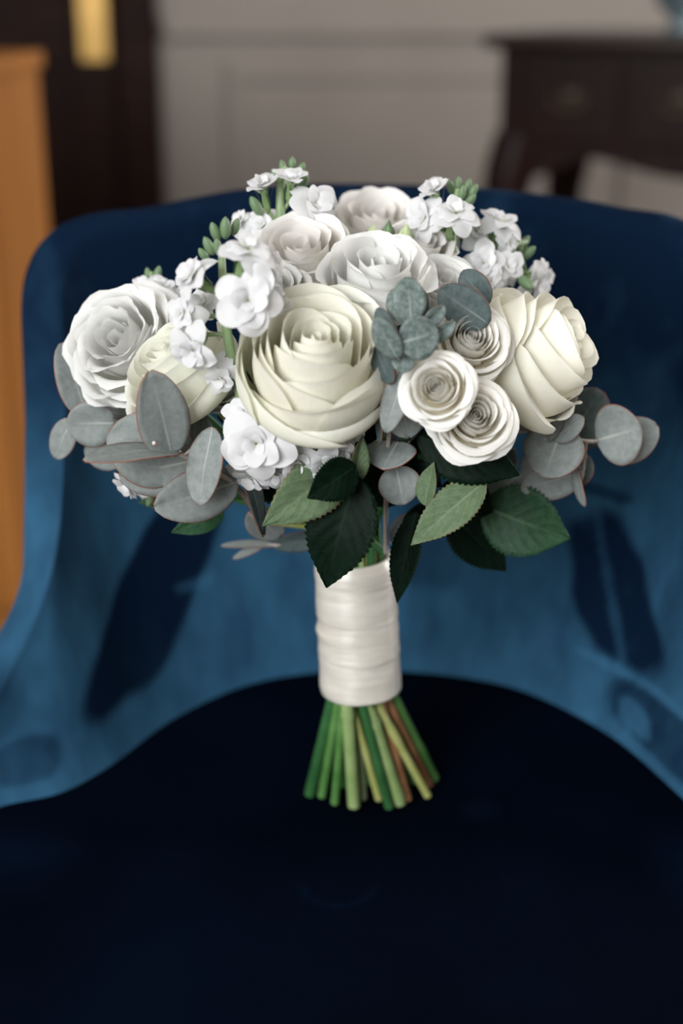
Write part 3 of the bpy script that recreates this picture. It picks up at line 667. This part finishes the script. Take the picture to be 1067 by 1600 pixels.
def leaf(name, parent, origin, b, t, D0, D1, wpx, roll, mat, shape, fold=.08, bend=.04, curl=0.0, rg=rnd):
    base, tip = P(*b, D0), P(*t, D1); w = wpx * mpp(*b, D0)
    vs, fs, uv, rim = leaf_geo(base, tip, w, roll, shape, fold, bend, rg, curl)
    me = mesh(name, vs, fs, mat, uv)
    at = me.attributes.new('rim', 'FLOAT', 'POINT'); at.data.foreach_set('value', rim)
    o = obj(name, me, parent, Matrix.Translation(base - origin))
    s = o.modifiers.new('thickness', 'SOLIDIFY'); s.thickness = .0005; s.offset = 0
    return o
def euc(label, twig, rpx, leaves, mat=M_euc):
    pts = catmull([P(*s) for s in twig], 16); r = rpx * mpp(*twig[-1]); c0 = pts[0]
    mb = MB(); mb.tube([p - c0 for p in pts], lambda u: r * (1.2 - .5 * u), 8)
    for l in leaves:       # petioles
        p = P(*l[0], l[2]); q = min(pts, key=lambda k: (k - p).length)
        if .0008 < (p - q).length < .03: mb.tube([q - c0, (p.lerp(q, .5) - c0) + Vector((0, 0, -.001)), p - c0], r * .55, 6)
    part = mb.build('eucalyptus_sprig', M_twig, bq, Matrix.Translation(rel(c0))); tag(part, label)
    for l in leaves:
        b, t, D0, D1, wpx, roll = l[:6]; m = l[6] if len(l) > 6 and l[6] else mat
        leaf('leaf', part, c0, b, t, D0, D1, wpx, roll, m, 'round', fold=(l[7] if len(l) > 7 else .10))
    ANCHORS.append((c0, Vector((0, 0, 1)), .01))
euc('eucalyptus sprig with broad grey leaves below the half hidden cream rose', [(410, 815, .70), (385, 780, .672), (358, 750, .656), (302, 720, .648), (262, 700, .640), (240, 692, .63)], 4.5, [
    ((268, 712), (234, 580), .640, .628, 84, 12), ((300, 720), (168, 680), .652, .650, 122, -6), ((282, 706), (131, 721), .640, .615, 74, 68), ((308, 716), (187, 746), .650, .646, 92, -16),
    ((332, 668), (312, 790), .646, .634, 62, 25), ((372, 752), (241, 793), .658, .640, 84, -12), ((300, 722), (306, 640), .664, .672, 62, 10), ((412, 838), (348, 640), .668, .668, 44, 52, M_euc_dark),
    ((388, 800), (440, 838), .70, .71, 54, 20)])
euc('eucalyptus sprig with soft grey leaves under the ruffled white rose', [(260, 745, .715), (220, 690, .715), (180, 660, .715), (130, 645, .712), (115, 650, .712)], 4, [
    ((135, 652), (96, 536), .715, .722, 66, 22), ((180, 660), (104, 662), .708, .706, 76, -15), ((114, 655), (86, 716), .715, .718, 46, 25), ((155, 640), (205, 650), .728, .725, 50, 10), ((192, 722), (132, 700), .72, .722, 46, -20)])
euc('eucalyptus tip with frosted blue-green leaves between the roses', [(603, 865, .72), (603, 790, .690), (606, 700, .662), (615, 610, .640), (628, 540, .626), (640, 480, .626)], 4, [
    ((642, 502), (636, 433), .624, .630, 54, 8, M_euc_frost, .05), ((634, 505), (613, 452), .632, .636, 40, -30, M_euc_frost), ((650, 505), (660, 452), .640, .645, 36, 30, M_euc_dark),
    ((624, 536), (684, 518), .614, .618, 72, 10, M_euc_frost, .07), ((622, 560), (588, 496), .616, .612, 44, -25, M_euc_frost), ((616, 535), (590, 481), .628, .632, 32, -20, M_euc_dark),
    ((586, 540), (612, 600), .632, .630, 36, 25, M_euc_dark), ((630, 552), (630, 583), .624, .618, 36, 0, M_euc_frost), ((662, 508), (694, 478), .628, .630, 28, 20, M_euc_frost, .4), ((672, 532), (711, 502), .630, .624, 26, 15, M_euc_frost, .5),
    ((634, 575), (603, 676), .634, .628, 44, 12), ((602, 585), (594, 694), .644, .642, 30, 60, M_euc_dark), ((622, 615), (640, 684), .650, .652, 64, 5), ((622, 690), (600, 734), .664, .648, 84, 30), ((618, 728), (630, 789), .660, .655, 68, -8), ((640, 690), (612, 640), .67, .67, 60, 0, M_euc_dark),
    ((620, 850), (655, 800), .715, .705, 50, 10)])
euc('pair of smooth eucalyptus leaves above the spray roses', [(775, 540, .72), (765, 515, .69), (757, 490, .672)], 4, [
    ((764, 506), (686, 452), .652, .662, 66, -8, M_euc_dark, .03), ((764, 475), (722, 424), .672, .682, 50, -15, M_euc_dark)])
euc('eucalyptus sprig with round grey leaves below the sideways cream rose', [(700, 720, .70), (750, 690, .695), (800, 675, .700), (865, 672, .705), (905, 688, .710), (938, 690, .712)], 4, [
    ((880, 664), (850, 746), .702, .690, 96, 6), ((932, 688), (1002, 668), .706, .700, 98, 4), ((948, 712), (1026, 664), .718, .722, 72, -8), ((880, 700), (938, 610), .735, .745, 88, 8, M_euc_dark), ((864, 686), (912, 652), .698, .692, 40, -10, M_euc),
    ((858, 690), (874, 646), .695, .690, 26, 45), ((912, 735), (814, 764), .710, .705, 62, -14), ((898, 732), (914, 792), .705, .700, 26, 55), ((812, 740), (768, 780), .725, .725, 56, 0), ((803, 672), (902, 620), .700, .690, 40, 55), ((845, 705), (822, 752), .715, .715, 40, 10), ((880, 760), (918, 712), .722, .73, 60, -20, M_euc_dark), ((760, 690), (800, 740), .73, .73, 56, 10, M_euc_dark)])
euc('thin grey eucalyptus twig below the olive rose leaf', [(540, 850, .735), (480, 848, .735), (420, 852, .735), (385, 850, .735)], 3, [
    ((430, 852), (345, 853), .735, .735, 16, 40), ((410, 854), (364, 873), .735, .735, 14, 30), ((510, 838), (425, 852), .735, .735, 34, -20, M_euc_dark)])

def rleaf(b, t, D0, D1, wpx, roll, mat, fold=.22, bend=.05, curl=0, label=None):
    base = P(*b, D0)
    o = leaf('rose_leaf', bq, BQ, b, t, D0, D1, wpx, roll, mat, 'rose', fold, bend, curl)
    if label: tag(o, label)
    return o
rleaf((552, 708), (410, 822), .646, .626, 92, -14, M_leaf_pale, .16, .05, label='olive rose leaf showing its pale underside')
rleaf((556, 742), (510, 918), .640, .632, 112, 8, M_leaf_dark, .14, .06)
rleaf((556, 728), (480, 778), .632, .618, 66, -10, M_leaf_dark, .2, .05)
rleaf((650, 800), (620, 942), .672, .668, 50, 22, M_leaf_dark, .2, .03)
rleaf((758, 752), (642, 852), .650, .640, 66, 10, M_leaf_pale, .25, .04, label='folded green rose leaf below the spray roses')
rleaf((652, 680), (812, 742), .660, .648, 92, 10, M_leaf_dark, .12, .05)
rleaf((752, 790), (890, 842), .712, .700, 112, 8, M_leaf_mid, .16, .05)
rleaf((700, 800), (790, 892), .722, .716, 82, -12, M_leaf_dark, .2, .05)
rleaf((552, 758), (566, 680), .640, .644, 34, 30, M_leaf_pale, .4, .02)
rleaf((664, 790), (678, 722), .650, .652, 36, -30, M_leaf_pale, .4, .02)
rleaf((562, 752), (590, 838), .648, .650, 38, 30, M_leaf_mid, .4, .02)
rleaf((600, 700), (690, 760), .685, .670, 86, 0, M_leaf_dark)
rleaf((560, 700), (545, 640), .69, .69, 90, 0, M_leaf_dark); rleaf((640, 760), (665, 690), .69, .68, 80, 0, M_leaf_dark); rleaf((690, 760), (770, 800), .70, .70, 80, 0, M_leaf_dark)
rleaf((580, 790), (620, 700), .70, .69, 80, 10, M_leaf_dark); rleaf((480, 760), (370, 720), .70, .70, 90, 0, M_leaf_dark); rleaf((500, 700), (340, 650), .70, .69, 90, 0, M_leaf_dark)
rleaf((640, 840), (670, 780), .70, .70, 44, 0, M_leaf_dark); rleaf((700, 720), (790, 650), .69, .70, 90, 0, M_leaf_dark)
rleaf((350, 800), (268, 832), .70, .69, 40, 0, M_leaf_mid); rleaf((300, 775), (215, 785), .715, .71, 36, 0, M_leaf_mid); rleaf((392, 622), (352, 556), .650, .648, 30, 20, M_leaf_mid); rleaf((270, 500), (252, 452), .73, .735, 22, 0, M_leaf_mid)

# ---- handle: stems and ribbon
RT, RB = P(553, 868, .736), P(564, 1074, .736); RR = 62 * mpp(560, 970, .736)
M_ribbon, nt, b = new_mat('ivory_satin')
wv = noise_tex(nt, 30, 3, stretch=(1, 1, 9))
nt.links.new(ramp(nt, wv, [(0.3, (0.62, 0.58, 0.50)), (0.7, (0.72, 0.69, 0.62))]), b.inputs['Base Color'])
b.inputs['Roughness'].default_value = 0.38; b.inputs['Anisotropic'].default_value = 0.85; b.inputs['Anisotropic Rotation'].default_value = 0.25; tg = N(nt, 'ShaderNodeTangent', direction_type='RADIAL', axis='Z'); nt.links.new(tg.outputs[0], b.inputs['Tangent']); b.inputs['Specular IOR Level'].default_value = 1.0
bump(nt, wv, b, 0.25, 0.002)
def ribbon():
    n = 64; rows = 90; vs = []; ax = (RT - RB)
    X = Vector((1, 0, 0)); X = (X - ax.normalized() * X.dot(ax.normalized())).normalized(); Y = ax.normalized().cross(X)
    for i in range(rows):
        h = i / (rows - 1); c = RB + ax * h
        for j in range(n):
            a = 2 * PI * j / n
            hh = h + .018 * math.sin(a + 1.2)                       # wraps run slightly askew
            k = hh * 3.6; f = k - math.floor(k)
            r = RR * (1.03 - .04 * h)
            r += RR * .022 * (1 - f) * (1 if f > .06 else f / .06)   # each turn laps over the one below
            r += RR * .022 * noise.noise((math.cos(a) * 1.6, math.sin(a) * 1.6, h * 9)) + RR * .006 * noise.noise((math.cos(a) * 3, math.sin(a) * 3, h * 30))
            r += RR * .05 * math.exp(-((hh - .46) / .035) ** 2) * max(0, math.cos(a - 3.3))
            r *= (1 - .10 * max(0, (h - .92) / .08) ** 2)
            vs.append(c + (X * math.cos(a) + Y * math.sin(a)) * r - RB)
    # inner wall so that the ribbon has thickness at both ends
    fs = grid_faces(rows, n, True); o = len(vs)
    for e, c in ((0, Vector((0, 0, 0))), (rows - 1, ax)):
        vs += [c + (vs[e * n + j] - c) * .93 for j in range(n)]
    for j in range(n):
        k = (j + 1) % n
        fs.append((j, o + j, o + k, k)); fs.append(((rows - 1) * n + j, (rows - 1) * n + k, o + n + k, o + n + j)); fs.append((o + j, o + n + j, o + n + k, o + k))
    tag(obj('ribbon', mesh('ribbon', vs, fs, M_ribbon), bq, Matrix.Translation(rel(RB))), 'ivory satin ribbon wound around the stems')
ribbon()
M_st = {'dark': simple('stem_dark_green', (0.020, 0.085, 0.025), (0.045, 0.15, 0.05), 60, .4), 'green': simple('stem_green', (0.06, 0.18, 0.04), (0.13, 0.28, 0.085), 60, .4),
        'light': simple('stem_light_green', (0.22, 0.33, 0.11), (0.34, 0.45, 0.20), 60, .45), 'yellow': simple('stem_yellow_green', (0.34, 0.38, 0.10), (0.48, 0.50, 0.20), 60, .45),
        'brown': simple('stem_brown', (0.20, 0.085, 0.04), (0.36, 0.19, 0.09), 60, .5), 'grey': simple('stem_grey_green', (0.20, 0.26, 0.15), (0.32, 0.37, 0.24), 60, .5)}
STEMS = [  # top x at the ribbon, bottom pixel, depth, radius px, colour, nodes
    (508, 484, 1240, .722, 9.5, 'dark', ()), (520, 503, 1243, .716, 7.5, 'green', ()), (528, 523, 1254, .708, 7, 'green', ()), (534, 553, 1258, .704, 10.5, 'light', (.18,)), (552, 566, 1246, .722, 8, 'grey', ()),
    (542, 592, 1248, .712, 6.5, 'yellow', (.6,)), (566, 608, 1260, .704, 8.5, 'dark', ()), (574, 625, 1254, .708, 10, 'light', (.3, .93)), (588, 668, 1243, .716, 6.5, 'yellow', (.12, .5)), (600, 637, 1248, .722, 7, 'brown', (.6,)),
    (608, 672, 1226, .728, 6, 'brown', (.3,)), (620, 678, 1216, .738, 9, 'green', (.8,)), (512, 500, 1222, .755, 8, 'dark', ()), (540, 536, 1226, .755, 8, 'dark', ()), (560, 580, 1222, .755, 9, 'green', ()), (590, 618, 1222, .76, 8, 'dark', ()), (604, 650, 1220, .755, 8, 'green', ()), (550, 545, 1210, .775, 8, 'dark', ()), (585, 600, 1210, .775, 8, 'grey', ())]
cent = Vector((0, 0, 0))
tops = sorted(ANCHORS, key=lambda a: a[0].x)
for i, (tx, bx, by, D, rp, cl, nodes) in enumerate(STEMS):
    bot = P(bx, by, D); bot = PZ(bx, by, SEAT + .0025)
    r = rp * mpp(bx, by, D)
    f = (tx - 564) / 64.0
    off = Vector((f * RR * .80, (D - .738) * .55, 0)); 
    if off.length > RR * .86: off *= RR * .86 / off.length
    m0 = RB + off; m1 = RT + off * .85
    path = catmull([bot, bot.lerp(m0, .6) + (m0 - bot) * .03, m0], 14)
    path += catmull([m0, m0.lerp(m1, .5), m1], 8)[1:]
    a = tops[int(i * len(tops) / len(STEMS))]
    e = a[0]; path += catmull([m1, m1 + (m1 - m0) * .18 + (e - m1) * .12, e], 12)[1:]
    # rings at the nodes
    nb = 14
    radii = []
    for k in range(len(path)):
        u = 1 - k / (nb - 1); q = r * (1 if k < nb else max(.45, 1 - .03 * (k - nb)))
        for nd in nodes:
            if abs(u - nd) < .04: q *= 1.18
        radii.append(q)
    n_ = len(path)
    mb = MB(); mb.tube([p - bot for p in path], lambda u: radii[int(round(u * (n_ - 1)))], 10)
    mb.build('stem', M_st[cl], bq, Matrix.Translation(rel(bot)))
# remaining flower heads get thinner stems down to the binding point
used = set(int(i * len(tops) / len(STEMS)) for i in range(len(STEMS)))
for i, a in enumerate(tops):
    if i in used: continue
    m1 = RT + Vector((rnd.uniform(-.012, .012), rnd.uniform(-.012, .012), -.01))
    path = catmull([m1, m1 + Vector((0, 0, .03)) + (a[0] - m1) * .12, a[0]], 12)
    MB().tube([p - m1 for p in path], .0022, 8).build('stem', M_st['dark'], bq, Matrix.Translation(rel(m1)))
